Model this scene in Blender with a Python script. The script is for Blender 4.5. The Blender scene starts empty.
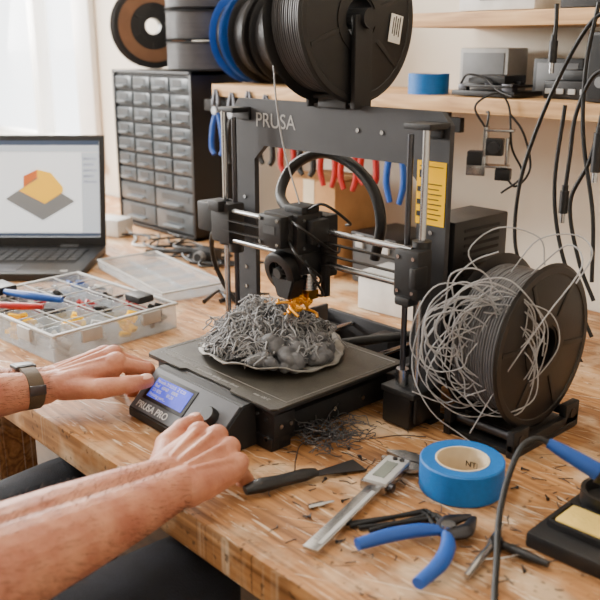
import bpy, bmesh, math, random
from mathutils import Vector, Matrix, Euler, noise
random.seed(7)
T=0.75
V=Vector
PI=math.pi
# ------------------------------------------------------------ materials
def lin(c):
    r=[]
    for v in c:
        v=v/255.0
        r.append(v/12.92 if v<=.04045 else ((v+.055)/1.055)**2.4)
    return (r[0],r[1],r[2],1)
def M(name,col,rough=.5,metal=0,var=.12,scale=30,bump=0,bscale=200,emis=0,trans=0,alpha=1,sss=0,coat=0,col2=None,spec=None):
    m=bpy.data.materials.new(name); m.use_nodes=True
    nt=m.node_tree; b=nt.nodes['Principled BSDF']
    c=lin(col)
    tc=nt.nodes.new('ShaderNodeTexCoord')
    if var>0:
        n=nt.nodes.new('ShaderNodeTexNoise'); n.inputs['Scale'].default_value=scale; n.inputs['Detail'].default_value=5
        nt.links.new(tc.outputs['Object'],n.inputs['Vector'])
        r=nt.nodes.new('ShaderNodeValToRGB')
        r.color_ramp.elements[0].position=.3; r.color_ramp.elements[1].position=.7
        r.color_ramp.elements[0].color=lin(col2) if col2 else tuple(x*(1-var) for x in c[:3])+(1,)
        r.color_ramp.elements[1].color=tuple(min(1,x*(1+var)) for x in c[:3])+(1,)
        nt.links.new(n.outputs['Fac'],r.inputs['Fac']); nt.links.new(r.outputs['Color'],b.inputs['Base Color'])
        if emis: nt.links.new(r.outputs['Color'],b.inputs['Emission Color'])
    else:
        b.inputs['Base Color'].default_value=c
        if emis: b.inputs['Emission Color'].default_value=c
    b.inputs['Roughness'].default_value=rough; b.inputs['Metallic'].default_value=metal
    if spec is not None: b.inputs['Specular IOR Level'].default_value=spec
    if emis: b.inputs['Emission Strength'].default_value=emis
    if trans: b.inputs['Transmission Weight'].default_value=trans
    if alpha<1: b.inputs['Alpha'].default_value=alpha
    if coat: b.inputs['Coat Weight'].default_value=coat
    if sss:
        b.inputs['Subsurface Weight'].default_value=sss
        b.inputs['Subsurface Radius'].default_value=(.012,.004,.002)
        b.inputs['Subsurface Scale'].default_value=.6
    if bump:
        n2=nt.nodes.new('ShaderNodeTexNoise'); n2.inputs['Scale'].default_value=bscale; n2.inputs['Detail'].default_value=4
        nt.links.new(tc.outputs['Object'],n2.inputs['Vector'])
        bp=nt.nodes.new('ShaderNodeBump'); bp.inputs['Strength'].default_value=bump; bp.inputs['Distance'].default_value=.001
        nt.links.new(n2.outputs['Fac'],bp.inputs['Height']); nt.links.new(bp.outputs['Normal'],b.inputs['Normal'])
    return m
def wood_mat(name,dark,mid,light,plank=.155,rough=.42,stain=True,ringw=.20):
    m=bpy.data.materials.new(name); m.use_nodes=True
    nt=m.node_tree; N=nt.nodes; L=nt.links; b=N['Principled BSDF']
    def mth(op,a,bv=None):
        n=N.new('ShaderNodeMath'); n.operation=op
        for i,x in enumerate([a,bv]):
            if x is None: continue
            if isinstance(x,(int,float)): n.inputs[i].default_value=x
            else: L.new(x,n.inputs[i])
        return n.outputs[0]
    def nz(vec,sc,det=4,dist=0):
        n=N.new('ShaderNodeTexNoise'); n.inputs['Scale'].default_value=sc; n.inputs['Detail'].default_value=det; n.inputs['Distortion'].default_value=dist
        L.new(vec,n.inputs['Vector']); return n.outputs['Fac']
    def comb(x,y,z):
        n=N.new('ShaderNodeCombineXYZ')
        for i,v in enumerate([x,y,z]):
            if isinstance(v,(int,float)): n.inputs[i].default_value=v
            else: L.new(v,n.inputs[i])
        return n.outputs[0]
    def mrange(src,a,b_,hi):
        mr=N.new('ShaderNodeMapRange'); mr.inputs['From Min'].default_value=a; mr.inputs['From Max'].default_value=b_; mr.inputs['To Max'].default_value=hi
        L.new(src,mr.inputs['Value']); return mr.outputs['Result']
    tc=N.new('ShaderNodeTexCoord'); sp=N.new('ShaderNodeSeparateXYZ'); L.new(tc.outputs['Object'],sp.inputs[0])
    X,Y,Z=sp.outputs
    pid=mth('FLOOR',mth('DIVIDE',Y,plank))
    wn=N.new('ShaderNodeTexWhiteNoise'); wn.noise_dimensions='1D'; L.new(pid,wn.inputs['W']); rnd=wn.outputs['Value']
    xs=mth('ADD',X,mth('MULTIPLY',rnd,7.3))
    g0=nz(comb(mth('MULTIPLY',xs,.9),mth('MULTIPLY',Y,7),mth('MULTIPLY',Z,7)),1.6,3,.6)
    ring=mth('FRACT',mth('MULTIPLY',g0,11))
    ring=mth('ABSOLUTE',mth('SUBTRACT',mth('MULTIPLY',ring,2),1))
    fine=nz(comb(mth('MULTIPLY',xs,6),mth('MULTIPLY',Y,160),mth('MULTIPLY',Z,160)),1.0,5)
    big=nz(comb(xs,Y,Z),4.5,5)
    v=mth('ADD',mth('MULTIPLY',ring,ringw),mth('ADD',mth('MULTIPLY',fine,.40),mth('MULTIPLY',big,.55)))
    v=mth('ADD',v,mth('MULTIPLY',mth('SUBTRACT',rnd,.5),.14))
    cr=N.new('ShaderNodeValToRGB'); e=cr.color_ramp.elements
    e[0].position=.32; e[0].color=lin(dark); e[1].position=.80; e[1].color=lin(light)
    k=e.new(.56); k.color=lin(mid)
    L.new(v,cr.inputs['Fac']); col=cr.outputs['Color']
    def mixc(fac,c1,c2):
        n=N.new('ShaderNodeMix'); n.data_type='RGBA'; L.new(fac,n.inputs['Factor']); L.new(c1,n.inputs['A'])
        if isinstance(c2,tuple): n.inputs['B'].default_value=c2
        else: L.new(c2,n.inputs['B'])
        return n.outputs['Result']
    vo=N.new('ShaderNodeTexVoronoi'); vo.inputs['Scale'].default_value=1
    L.new(comb(mth('MULTIPLY',xs,4.2),mth('MULTIPLY',Y,6.5),0.0),vo.inputs['Vector'])
    kn=N.new('ShaderNodeMapRange'); kn.inputs['From Min'].default_value=.03; kn.inputs['From Max'].default_value=.10; kn.inputs['To Min'].default_value=.8; kn.inputs['To Max'].default_value=0
    L.new(vo.outputs['Distance'],kn.inputs['Value'])
    col=mixc(kn.outputs['Result'],col,lin((88,54,30)))
    fr=mth('FRACT',mth('DIVIDE',Y,plank)); seam=mth('LESS_THAN',fr,.009)
    col=mixc(mth('MULTIPLY',seam,.7),col,lin((74,46,26)))
    if stain:
        st=nz(comb(X,Y,Z),7,8,.3)
        col=mixc(mrange(st,.50,.70,.60),col,lin((112,74,44)))
        st2=nz(comb(mth('ADD',X,5.0),Y,Z),12,7,.2)
        col=mixc(mrange(st2,.52,.66,.6),col,lin((230,204,168)))
        sc=nz(comb(mth('MULTIPLY',X,14),mth('MULTIPLY',Y,150),0.0),1,4,1.4)
        col=mixc(mrange(sc,.61,.67,.65),col,lin((240,222,194)))
        sc4=nz(comb(mth('MULTIPLY',mth('ADD',X,mth('MULTIPLY',Y,.5)),12),mth('MULTIPLY',mth('SUBTRACT',mth('MULTIPLY',X,.5),Y),170),4.0),1,3,.8)
        col=mixc(mrange(sc4,.65,.69,.6),col,lin((240,224,198)))
        sc2=nz(comb(mth('MULTIPLY',mth('ADD',X,Y),16),mth('MULTIPLY',mth('SUBTRACT',X,Y),150),0.0),1,3,.8)
        col=mixc(mrange(sc2,.65,.71,.6),col,lin((66,42,24)))
        sc3=nz(comb(mth('MULTIPLY',X,9),mth('MULTIPLY',Y,90),2.0),1,4,.6)
        col=mixc(mrange(sc3,.60,.69,.6),col,lin((92,58,32)))
        sp2=nz(comb(X,Y,Z),95,4)
        col=mixc(mrange(sp2,.63,.69,.7),col,lin((58,38,22)))
    L.new(col,b.inputs['Base Color'])
    rr=mth('ADD',rough-.12,mth('MULTIPLY',big,.3)); L.new(rr,b.inputs['Roughness'])
    bp=N.new('ShaderNodeBump'); bp.inputs['Strength'].default_value=.45; bp.inputs['Distance'].default_value=.0014
    L.new(mth('SUBTRACT',v,seam),bp.inputs['Height']); L.new(bp.outputs['Normal'],b.inputs['Normal'])
    return m
m_bench=wood_mat('bench_wood',(118,76,40),(182,128,76),(216,170,118),rough=.6)
m_shelf=wood_mat('shelf_wood',(170,126,80),(208,164,112),(232,200,154),plank=.4,stain=False,rough=.6)
m_blk=M('black_plastic',(17,17,19),.45,bump=.15,bscale=500)
m_blk2=M('black_printed_plastic',(19,19,21),.55,bump=.3,bscale=900)
m_frame=M('powdercoat_black',(50,50,53),.62,metal=.05,var=.2,scale=18,bump=.5,bscale=1400)
m_matt=M('matt_black',(12,12,13),.75)
m_rub=M('black_rubber',(11,11,12),.5)
m_steel=M('steel',(185,187,190),.26,metal=1,var=.08)
m_dsteel=M('dark_steel',(78,78,82),.38,metal=1)
m_brass=M('brass',(205,150,50),.3,metal=1)
m_gold=M('gold_filament',(232,160,40),.35,metal=.4)
m_bed=M('bed_sheet',(64,60,52),.5,metal=.3,var=.25,scale=60,bump=.6,bscale=1500)
m_fil=M('grey_filament',(160,160,162),.45,var=.15)
m_fil2=M('grey_filament_dark',(66,66,69),.45,var=.2)
m_wind=M('grey_filament_wound',(94,94,97),.38,var=.15)
m_windd=M('charcoal_filament_wound',(62,62,65),.4,var=.15)
m_print=M('failed_print_grey',(92,92,94),.6,var=.3,scale=90,bump=.8,bscale=350)
m_core=M('failed_print_core',(66,66,68),.7,var=.3,scale=120,bump=1,bscale=400)
m_printl=M('failed_print_light',(142,142,143),.55,var=.28,scale=60)
m_plate=M('print_base_grey',(138,135,129),.6,var=.2,scale=40,bump=.3,bscale=300)
m_white=M('white_plastic',(225,224,220),.4)
m_paper=M('label_white',(235,233,228),.7)
m_blue=M('blue_grip',(18,76,160),.4)
m_bluet=M('blue_tape',(8,104,182),.55,var=.08,scale=200,bump=.3,bscale=700)
m_red=M('red_grip',(170,22,20),.4)
m_yel=M('yellow_label',(255,196,0),.85,var=.03,spec=.1)
m_card=M('cardboard',(190,144,94),.8)
m_clear=M('clear_plastic',(215,225,232),.12,var=.03,alpha=.28)
m_frost=M('frosted_drawer',(72,80,86),.3,var=.3,scale=25)
m_drlip=M('drawer_lip',(118,124,128),.35)
m_grey=M('grey_plastic',(120,122,124),.5)
m_dgrey=M('dark_grey_plastic',(56,58,60),.5)
m_lgrey=M('light_grey_plastic',(178,178,176),.5)
m_orange=M('brown_filament',(118,82,56),.5)
m_sponge=M('sponge_yellow',(226,192,100),.9,bump=1,bscale=300)
m_txt=M('text_white',(215,215,215),.6,var=0)
m_txtg=M('text_grey',(150,148,145),.6,var=0)
m_inner=M('tape_core',(222,206,176),.8)
m_skin=M('skin',(200,140,110),.52,var=.10,scale=34,bump=.8,bscale=240,sss=.06,col2=(172,104,80))
m_nail=M('nail',(216,164,144),.3,var=.03)
m_hairarm=M('arm_hair',(72,46,28),.6,var=0)
m_strap=M('watch_strap',(84,70,52),.7,bump=.6,bscale=900)
m_hair=M('hair_brown',(60,42,30),.8,bump=1,bscale=150)
m_shirt=M('shirt_charcoal',(44,46,52),.9,bump=.5,bscale=300)
m_jean=M('jeans_dark',(20,24,34),.9,var=.35,scale=60,bump=.9,bscale=500)
m_wall=M('wall_paint',(230,221,206),.85,var=.04,scale=3,bump=.15,bscale=120)
m_trim=M('trim_white',(240,238,234),.45,var=.02)
m_floor=wood_mat('floor_wood',(40,30,24),(60,44,32),(82,62,44),plank=.12,stain=False,rough=.5)
m_ceil=M('ceiling_white',(235,233,228),.9,var=.02)
m_glass=M('window_glass',(255,255,255),.02,var=0,alpha=.08)
# ------------------------------------------------------------ geometry
col=bpy.context.scene.collection
def G(name,loc=(0,0,0),rz=0,rot=None):
    e=bpy.data.objects.new(name,None); e.empty_display_size=.02
    e.location=(loc[0],loc[1],T+loc[2]); e.rotation_euler=rot if rot else (0,0,math.radians(rz))
    col.objects.link(e); return e
def fin(bm,g,n,m,smooth=True,ang=35):
    me=bpy.data.meshes.new(n)
    bmesh.ops.recalc_face_normals(bm,faces=bm.faces)
    bm.to_mesh(me); bm.free()
    ms=m if isinstance(m,(list,tuple)) else [m]
    for x in ms: me.materials.append(x)
    if smooth:
        me.shade_smooth(); me.set_sharp_from_angle(angle=math.radians(ang))
    o=bpy.data.objects.new(n,me); col.objects.link(o)
    if g: o.parent=g
    return o
def addbox(bm,c,s,bev=0,rot=None,mi=0):
    r=bmesh.ops.create_cube(bm,size=1); vs=r['verts']
    for v in vs: v.co=V((v.co.x*s[0],v.co.y*s[1],v.co.z*s[2]))
    if bev>0:
        es=list({e for v in vs for e in v.link_edges})
        rr=bmesh.ops.bevel(bm,geom=es,offset=bev,segments=2,affect='EDGES',profile=.6)
        vs=list({v for f in rr['faces'] for v in f.verts}|{v for v in vs if v.is_valid})
    R=Euler(rot).to_matrix() if rot else Matrix.Identity(3)
    for v in vs: v.co=R@v.co+V(c)
    for f in {f for v in vs for f in v.link_faces}: f.material_index=mi
def box(g,n,c,s,m,bev=.001,rot=None):
    bm=bmesh.new(); addbox(bm,c,s,min(bev,min(s)*.45),rot); return fin(bm,g,n,m)
def boxes(g,n,lst,m,bev=.0008):
    bm=bmesh.new()
    for it in lst: addbox(bm,it[0],it[1],min(bev,min(it[1])*.4),it[2] if len(it)>2 else None,it[3] if len(it)>3 else 0)
    return fin(bm,g,n,m)
def frm(d):
    return V(d).normalized().to_track_quat('Z','Y').to_matrix()
def addlathe(bm,prof,c=(0,0,0),axis=(0,0,1),seg=40,closed=False):
    R=frm(axis); rings=[]
    for (r,h) in prof:
        rings.append([bm.verts.new(R@V((r*math.cos(2*PI*i/seg),r*math.sin(2*PI*i/seg),h))+V(c)) for i in range(seg)] if r>1e-6 else [bm.verts.new(R@V((0,0,h))+V(c))])
    pr=list(zip(rings,rings[1:]))
    if closed: pr.append((rings[-1],rings[0]))
    for a,b in pr:
        for i in range(seg):
            j=(i+1)%seg
            if len(a)==1 and len(b)==1: continue
            if len(a)==1: bm.faces.new((a[0],b[i],b[j]))
            elif len(b)==1: bm.faces.new((a[i],a[j],b[0]))
            else: bm.faces.new((a[i],a[j],b[j],b[i]))
def lathe(g,n,prof,m,c=(0,0,0),axis=(0,0,1),seg=40,closed=False):
    bm=bmesh.new(); addlathe(bm,prof,c,axis,seg,closed); return fin(bm,g,n,m)
def addcyl(bm,p0,p1,r,r2=None,seg=24):
    r2=r if r2 is None else r2; d=V(p1)-V(p0)
    addlathe(bm,[(0,0),(r,0),(r2,d.length),(0,d.length)],p0,d,seg)
def cyl(g,n,p0,p1,r,m,r2=None,seg=24):
    bm=bmesh.new(); addcyl(bm,p0,p1,r,r2,seg); return fin(bm,g,n,m)
def cyls(g,n,lst,m,seg=16):
    bm=bmesh.new()
    for it in lst: addcyl(bm,*it,seg=seg)
    return fin(bm,g,n,m)
def prism(g,n,pts,h,m,mat=None,bev=0):
    bm=bmesh.new(); a=[bm.verts.new((p[0],p[1],0)) for p in pts]; b=[bm.verts.new((p[0],p[1],h)) for p in pts]
    bm.faces.new(a[::-1]); bm.faces.new(b)
    for i in range(len(pts)):
        j=(i+1)%len(pts); bm.faces.new((a[i],a[j],b[j],b[i]))
    if bev: bmesh.ops.bevel(bm,geom=[e for e in bm.edges],offset=bev,segments=2,affect='EDGES')
    if mat: bmesh.ops.transform(bm,matrix=mat,verts=bm.verts)
    return fin(bm,g,n,m)
def XZ(c):
    return Matrix.Translation(c)@Matrix(((1,0,0,0),(0,0,-1,0),(0,1,0,0),(0,0,0,1)))
def YZ(c):
    return Matrix.Translation(c)@Matrix(((0,0,1,0),(1,0,0,0),(0,1,0,0),(0,0,0,1)))
def catm(P,k=8):
    P=[V(p) for p in P]
    if len(P)<3: return P
    Q=[2*P[0]-P[1]]+P+[2*P[-1]-P[-2]]; out=[]
    for i in range(1,len(Q)-2):
        a,b,c,d=Q[i-1:i+3]
        for s in range(k):
            t=s/k
            out.append(.5*((2*b)+(c-a)*t+(2*a-5*b+4*c-d)*t*t+(3*b-a-3*c+d)*t**3))
    out.append(P[-1]); return out
def tubes(g,n,lst,r,m,res=2,k=8,smooth=True,radii=None):
    cu=bpy.data.curves.new(n,'CURVE'); cu.dimensions='3D'; cu.bevel_depth=r; cu.bevel_resolution=res; cu.use_fill_caps=True
    for pts in lst:
        P=catm(pts,k) if smooth else [V(p) for p in pts]
        s=cu.splines.new('POLY'); s.points.add(len(P)-1)
        for i,p in enumerate(P):
            s.points[i].co=(p.x,p.y,p.z,1)
            if radii: s.points[i].radius=radii(i/(len(P)-1))
    cu.materials.append(m); o=bpy.data.objects.new(n,cu); col.objects.link(o)
    if g: o.parent=g
    return o
def tube(g,n,pts,r,m,**k): return tubes(g,n,[pts],r,m,**k)
def taper(g,n,pts,rad,m,k=8,seg=16,flat=1.0):
    P=catm(pts,k); N=len(P); bm=bmesh.new(); prev=None
    K=len(rad)-1
    up=V((0,0,1)) if abs((P[-1]-P[0]).normalized().z)<.9 else V((0,1,0))
    for i,p in enumerate(P):
        d=(P[min(i+1,N-1)]-P[max(i-1,0)]).normalized(); s=d.cross(up).normalized(); u=s.cross(d)
        t=i/(N-1)*K; a=min(int(t),K-1); r=rad[a]+(rad[a+1]-rad[a])*(t-a)
        ring=[bm.verts.new(p+s*math.cos(2*PI*j/seg)*r+u*math.sin(2*PI*j/seg)*r*flat) for j in range(seg)]
        if prev:
            for j in range(seg): bm.faces.new((prev[j],prev[(j+1)%seg],ring[(j+1)%seg],ring[j]))
        else: bm.faces.new(ring[::-1])
        prev=ring
    bm.faces.new(prev); return fin(bm,g,n,m,ang=60)
def text(g,n,s,size,m,mat,ex=.0002,al='LEFT'):
    cu=bpy.data.curves.new(n,'FONT'); cu.body=s; cu.size=size; cu.extrude=ex; cu.align_x=al; cu.materials.append(m)
    o=bpy.data.objects.new(n,cu); col.objects.link(o); o.parent=g; o.matrix_local=mat; return o
def remesh_blob(g,n,caps,m,vox,it=4,fac=.5,spheres=()):
    bm=bmesh.new()
    for (p0,r0,p1,r1) in caps:
        p0=V(p0);p1=V(p1); d=p1-p0; L=d.length
        if L<1e-5: continue
        K=6; prof=[]
        for i in range(K+1):
            a=-PI/2+PI/2*i/K; prof.append((max(0,r0*math.cos(a)) if i else 0, r0*math.sin(a)))
        for i in range(K+1):
            a=PI/2*i/K; prof.append((r1*math.cos(a) if i<K else 0, L+r1*math.sin(a)))
        addlathe(bm,prof,p0,d,seg=20)
    for (c,rad,rot) in spheres:
        r=bmesh.ops.create_uvsphere(bm,u_segments=24,v_segments=16,radius=1)
        R=Euler(rot).to_matrix() if rot else Matrix.Identity(3)
        for v in r['verts']: v.co=R@V((v.co.x*rad[0],v.co.y*rad[1],v.co.z*rad[2]))+V(c)
    o=fin(bm,g,n,m,ang=180)
    md=o.modifiers.new('r','REMESH'); md.mode='VOXEL'; md.voxel_size=vox; md.use_smooth_shade=True
    ms=o.modifiers.new('s','SMOOTH'); ms.factor=fac; ms.iterations=it
    return o
# ------------------------------------------------------------ room
def wall(name,lst,m):
    bm=bmesh.new()
    for c,s in lst: addbox(bm,c,s)
    return fin(bm,None,name,m,smooth=False)
WY=.67
wx0,wx1,wz0,wz1=-2.85,-1.66,T+.09,2.15
wall('wall_back',[(((-3.2+wx0)/2,WY+.06,1.3),(wx0+3.2,.12,2.6)),(((wx1+1.9)/2,WY+.06,1.3),(1.9-wx1,.12,2.6)),
   (((wx0+wx1)/2,WY+.06,wz0/2),(wx1-wx0,.12,wz0)),(((wx0+wx1)/2,WY+.06,(wz1+2.6)/2),(wx1-wx0,.12,2.6-wz1))],m_wall)
ly0,ly1=-2.2,-.5  # opening in the left wall for the added window
wall('wall_left',[((-3.26,(-3.1+ly0)/2,1.3),(.12,ly0+3.1,2.6)),((-3.26,(ly1+.66)/2,1.3),(.12,.66-ly1,2.6)),((-3.26,(ly0+ly1)/2,.45),(.12,ly1-ly0,.9)),((-3.26,(ly0+ly1)/2,2.4),(.12,ly1-ly0,.4))],m_wall)
wall('wall_right',[((1.96,-1.2,1.3),(.12,3.7,2.6))],m_wall)
wall('wall_front',[((-.68,-3.11,1.3),(5.2,.12,2.6))],m_wall)
wall('floor',[((-.68,-1.2,-.03),(5.2,3.9,.06))],m_floor)
wall('ceiling',[((-.68,-1.2,2.63),(5.2,3.9,.06))],m_ceil)
wall('baseboard_back',[((-.65,WY-.008,.05),(5.1,.016,.1))],m_trim)
w=G('window_1',(0,0,-T))
cx=(wx0+wx1)/2; cz=(wz0+wz1)/2; W=wx1-wx0; H=wz1-wz0
boxes(w,'casing',[((wx1+.045,WY-.012,cz+.03),(.10,.022,H+.06)),((wx0-.045,WY-.012,cz+.03),(.10,.022,H+.06)),((cx,WY-.012,wz1+.045),(W+.1,.022,.09)),((cx,WY-.02,wz0-.0),(W+.2,.04,.025))],m_trim,.004)
boxes(w,'sash',[((wx1-.03,WY+.05,cz),(.06,.05,H)),((wx0+.03,WY+.05,cz),(.06,.05,H)),((cx,WY+.05,wz1-.03),(W,.05,.06)),((cx,WY+.05,wz0+.03),(W,.05,.06)),((cx+.22,WY+.05,cz),(.05,.05,H)),((cx,WY+.05,cz+.35),(W,.04,.04))],m_trim,.004)
box(w,'pane',(cx,WY+.06,cz),(W-.05,.004,H-.05),m_glass,0)
w2=G('added_window_left',(0,0,-T))  # unseen window, added to go with the extra light from the left
yc=(ly0+ly1)/2
boxes(w2,'sash',[((-3.25,ly0+.03,1.55),(.05,.06,1.3)),((-3.25,ly1-.03,1.55),(.05,.06,1.3)),((-3.25,yc,.93),(.05,1.7,.06)),((-3.25,yc,2.17),(.05,1.7,.06)),((-3.25,yc,1.55),(.05,.05,1.3))],m_trim,.004)
box(w2,'pane',(-3.27,yc,1.55),(.004,1.66,1.26),m_glass,0)
# ------------------------------------------------------------ workbench
wb=G('workbench')
box(wb,'top',(-.4,.207,-.022),(2.7,.914,.044),m_bench,.004)
boxes(wb,'legs',[((x,y,-.044-.353),(.075,.075,.706)) for x in (-1.65,-.44,.86) for y in (-.19,.6)],m_bench,.003)
boxes(wb,'rails',[((-.4,.6,-.1),(2.5,.03,.09)),((-.4,.6,-.55),(2.5,.03,.07))],m_bench,.002)
# ------------------------------------------------------------ shelves
LS=.340
s1=G('wall_shelf',(0,0,LS))
box(s1,'board',(.155,WY-.1,.0125),(1.79,.199,.025),m_shelf,.002)
boxes(s1,'brackets',[((x,WY-.006,-.03),(.018,.008,.06)) for x in (-.7,.3,.85)],m_white,.001)
s2=G('wall_shelf',(0,0,.474))
box(s2,'board',(.435,WY-.09,.0115),(1.27,.178,.023),m_shelf,.002)
boxes(s2,'brackets',[((x,WY-.006,-.03),(.018,.008,.06)) for x in (.35,.85)],m_white,.001)
tr=G('tool_rail',(0,0,.319))
box(tr,'bar',(-.43,.485,.0),(.70,.012,.024),m_matt,.001)
boxes(tr,'mounts',[((x,.49,.015),(.02,.012,.012)) for x in (-.7,-.43,-.12)],m_dsteel,.001)
def pliers_h(x,z,mg,L=.17,tip=.045,y=.466,spread=.02,rz=0):
    g=G('pliers',(x,y,z),rz)
    taper(g,'jaw_a',[(0.004,0,0),(.009,0,.015),(.003,0,tip)],[.007,.008,.003],m_dsteel,flat=.6)
    taper(g,'jaw_b',[(-.004,0,0),(-.009,0,.015),(-.003,0,tip)],[.007,.008,.003],m_dsteel,flat=.6)
    cyl(g,'pivot',(0,-.007,0),(0,.007,0),.009,m_steel)
    for s in (-1,1):
        taper(g,'handle',[(s*.004,0,-.005),(s*spread*.8,0,-.04),(s*spread,0,-.08),(s*spread*.55,0,-L+.045)],[.005,.0068,.0068,.0055],mg,flat=.8)
for x,z,mg,L in [(-.72,.31,m_blue,.14),(-.665,.305,m_blk,.15),(-.61,.31,m_blk,.13),(-.555,.305,m_blk,.14),(-.49,.295,m_red,.14),(-.435,.295,m_blk,.14),(-.375,.295,m_red,.155),(-.32,.29,m_red,.15),(-.27,.295,m_red,.14),(-.205,.29,m_blue,.16)]:
    pliers_h(x,z,mg,L)
# ------------------------------------------------------------ spools
def spool(name,loc,rot,R=.1,Wd=.065,mf=m_blk,mw=m_fil,rw=.085,lab=False,lab_side=1,hub=.027,colr=None,laba=0):
    g=G(name,loc,rot=rot)
    h=Wd/2
    for i,s in enumerate((-1,1)):
        lathe(g,'flange',[(hub,s*h),(R-.004,s*h),(R,s*(h-.0015)),(R-.004,s*(h-.003)),(hub,s*(h-.003))],mf,closed=True,seg=72)
        lathe(g,'rim_step',[(hub,s*h),(hub,s*(h+.0015)),(hub+.012,s*(h+.0015)),(hub+.012,s*h)],mf,closed=True,seg=48)
        lathe(g,'rim_ring',[(R-.012,s*h),(R-.011,s*(h+.001)),(R-.004,s*(h+.001)),(R-.003,s*h)],mf,closed=True,seg=72)
        bm=bmesh.new()
        for k in range(6):
            a=k*PI/3; addbox(bm,(math.cos(a)*(R*.62),math.sin(a)*(R*.62),s*(h+.0003)),(R*.5,.006,.0016),.0004,(0,0,a))
        fin(bm,g,'ribs',mf)
        if s==1 and colr:
            lathe(g,'color_face',[(R*.55,s*(h+.0012)),(R*.84,s*(h+.0012)),(R*.84,s*(h+.0018)),(R*.55,s*(h+.0018))],colr,closed=True,seg=60)
    lathe(g,'hub',[(hub-.003,-h),(hub,-h),(hub,h),(hub-.003,h)],mf,closed=True,seg=40)
    n=int((Wd-.006)/.0035); prof=[(hub,-h+.003)]
    for i in range(n):
        d=(Wd-.006)/n; z=-h+.003+i*d
        jj=random.uniform(-.0006,.0006)
        prof+= [(rw-.0014+jj,z+d*.02),(rw+.0003+jj,z+d*.25),(rw+.0005+jj,z+d*.5),(rw+.0003+jj,z+d*.75),(rw-.0014+jj,z+d*.98)]
    prof.append((hub,h-.003))
    lathe(g,'winding',prof,mw,seg=72)
    if lab:
        Rm=Matrix.Rotation(laba,4,'Z')
        o1=box(g,'label',(0,R*.64,lab_side*(h+.0016)),(.034,.022,.0012),m_paper,.0002)
        o2=boxes(g,'label_print',[((-.003,R*.64+.006-i*.004,lab_side*(h+.0024)),(.024-.004*(i%2),.0014,.0006)) for i in range(4)],m_blk,0)
        o1.matrix_local=Rm; o2.matrix_local=Rm
    return g
def sp_x(name,loc,rotz=0,spin=0,**k):
    R=Matrix.Rotation(rotz,3,'Z')@Matrix.Rotation(PI/2,3,'Y')@Matrix.Rotation(spin,3,'Z')
    return spool(name,loc,R.to_euler(),**k)
sp_x('filament_spool',(.010,.105,.476),spin=math.radians(-70),lab=True,rw=.088,mw=m_windd,laba=math.radians(60))
sp_x('filament_spool',(.264,.150,.114),spin=.4,R=.098,Wd=.070,rw=.085,mw=m_wind)
sz=LS+.126
sp_x('filament_spool',(-.700,.56,sz),rotz=-.15,R=.1,Wd=.045,mf=m_blue,lab=True,mw=m_windd,spin=2.6)
sp_x('filament_spool',(-.635,.56,sz),rotz=-.1,R=.1,Wd=.055,mw=m_windd,lab=True,spin=2)
sp_x('filament_spool',(-.565,.56,sz),rotz=-.1,R=.1,Wd=.055,mf=m_blk,mw=m_windd,lab=True,spin=1)
CH=.388
for i in range(3):
    spool('filament_spool',(-.875,.545,CH+.034+.067*i),(0,0,i),R=.082,Wd=.062,mf=m_dgrey,mw=m_wind,rw=.078)
sp_x('filament_spool',(-1.075,.545,CH+.102),rotz=-.45,R=.1,Wd=.05,mf=m_blk,mw=m_orange,rw=.07,hub=.022,colr=m_orange)
# ------------------------------------------------------------ drawer cabinet
dc=G('drawer_cabinet',(-.985,.545,0))
CW,CD=.335,.15
boxes(dc,'shell',[((0,.07,CH/2),(CW,.006,CH)),((-CW/2+.004,0,CH/2),(.008,CD,CH)),((CW/2-.004,0,CH/2),(.008,CD,CH)),((0,0,.005),(CW,CD,.01)),((0,0,CH-.004),(CW,CD,.008))],m_blk,.001)
lst=[];lips=[];gr=[];ct=[]
zz=.011; rows=[(.054,2),(.050,2)]+[(.0375,4)]*7
for rh,nc in rows:
    wd=(CW-.016)/nc
    for i in range(nc):
        x=-CW/2+.008+wd*(i+.5)
        lst.append(((x,-CD/2+.006,zz+rh/2-.001),(wd-.007,.008,rh-.007)))
        ct.append(((x+random.uniform(-.01,.01),-CD/2+.0012,zz+rh*.60),(wd*random.uniform(.4,.7),.001,rh*random.uniform(.2,.4))))
        lips.append(((x,-CD/2-.004,zz+rh*.28),(wd*.45,.012,.003)))
        gr.append(((x,-CD/2+.012,zz+rh-.001),(wd,.01,.003)))
        gr.append(((x+wd/2,-CD/2+.012,zz+rh/2),(.004,.01,rh)))
    zz+=rh
boxes(dc,'drawers',lst,m_frost,.0015); boxes(dc,'drawer_lips',lips,m_drlip,.001); boxes(dc,'grid',gr,m_blk,0); boxes(dc,'drawer_labels',ct,m_dgrey,0)
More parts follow.
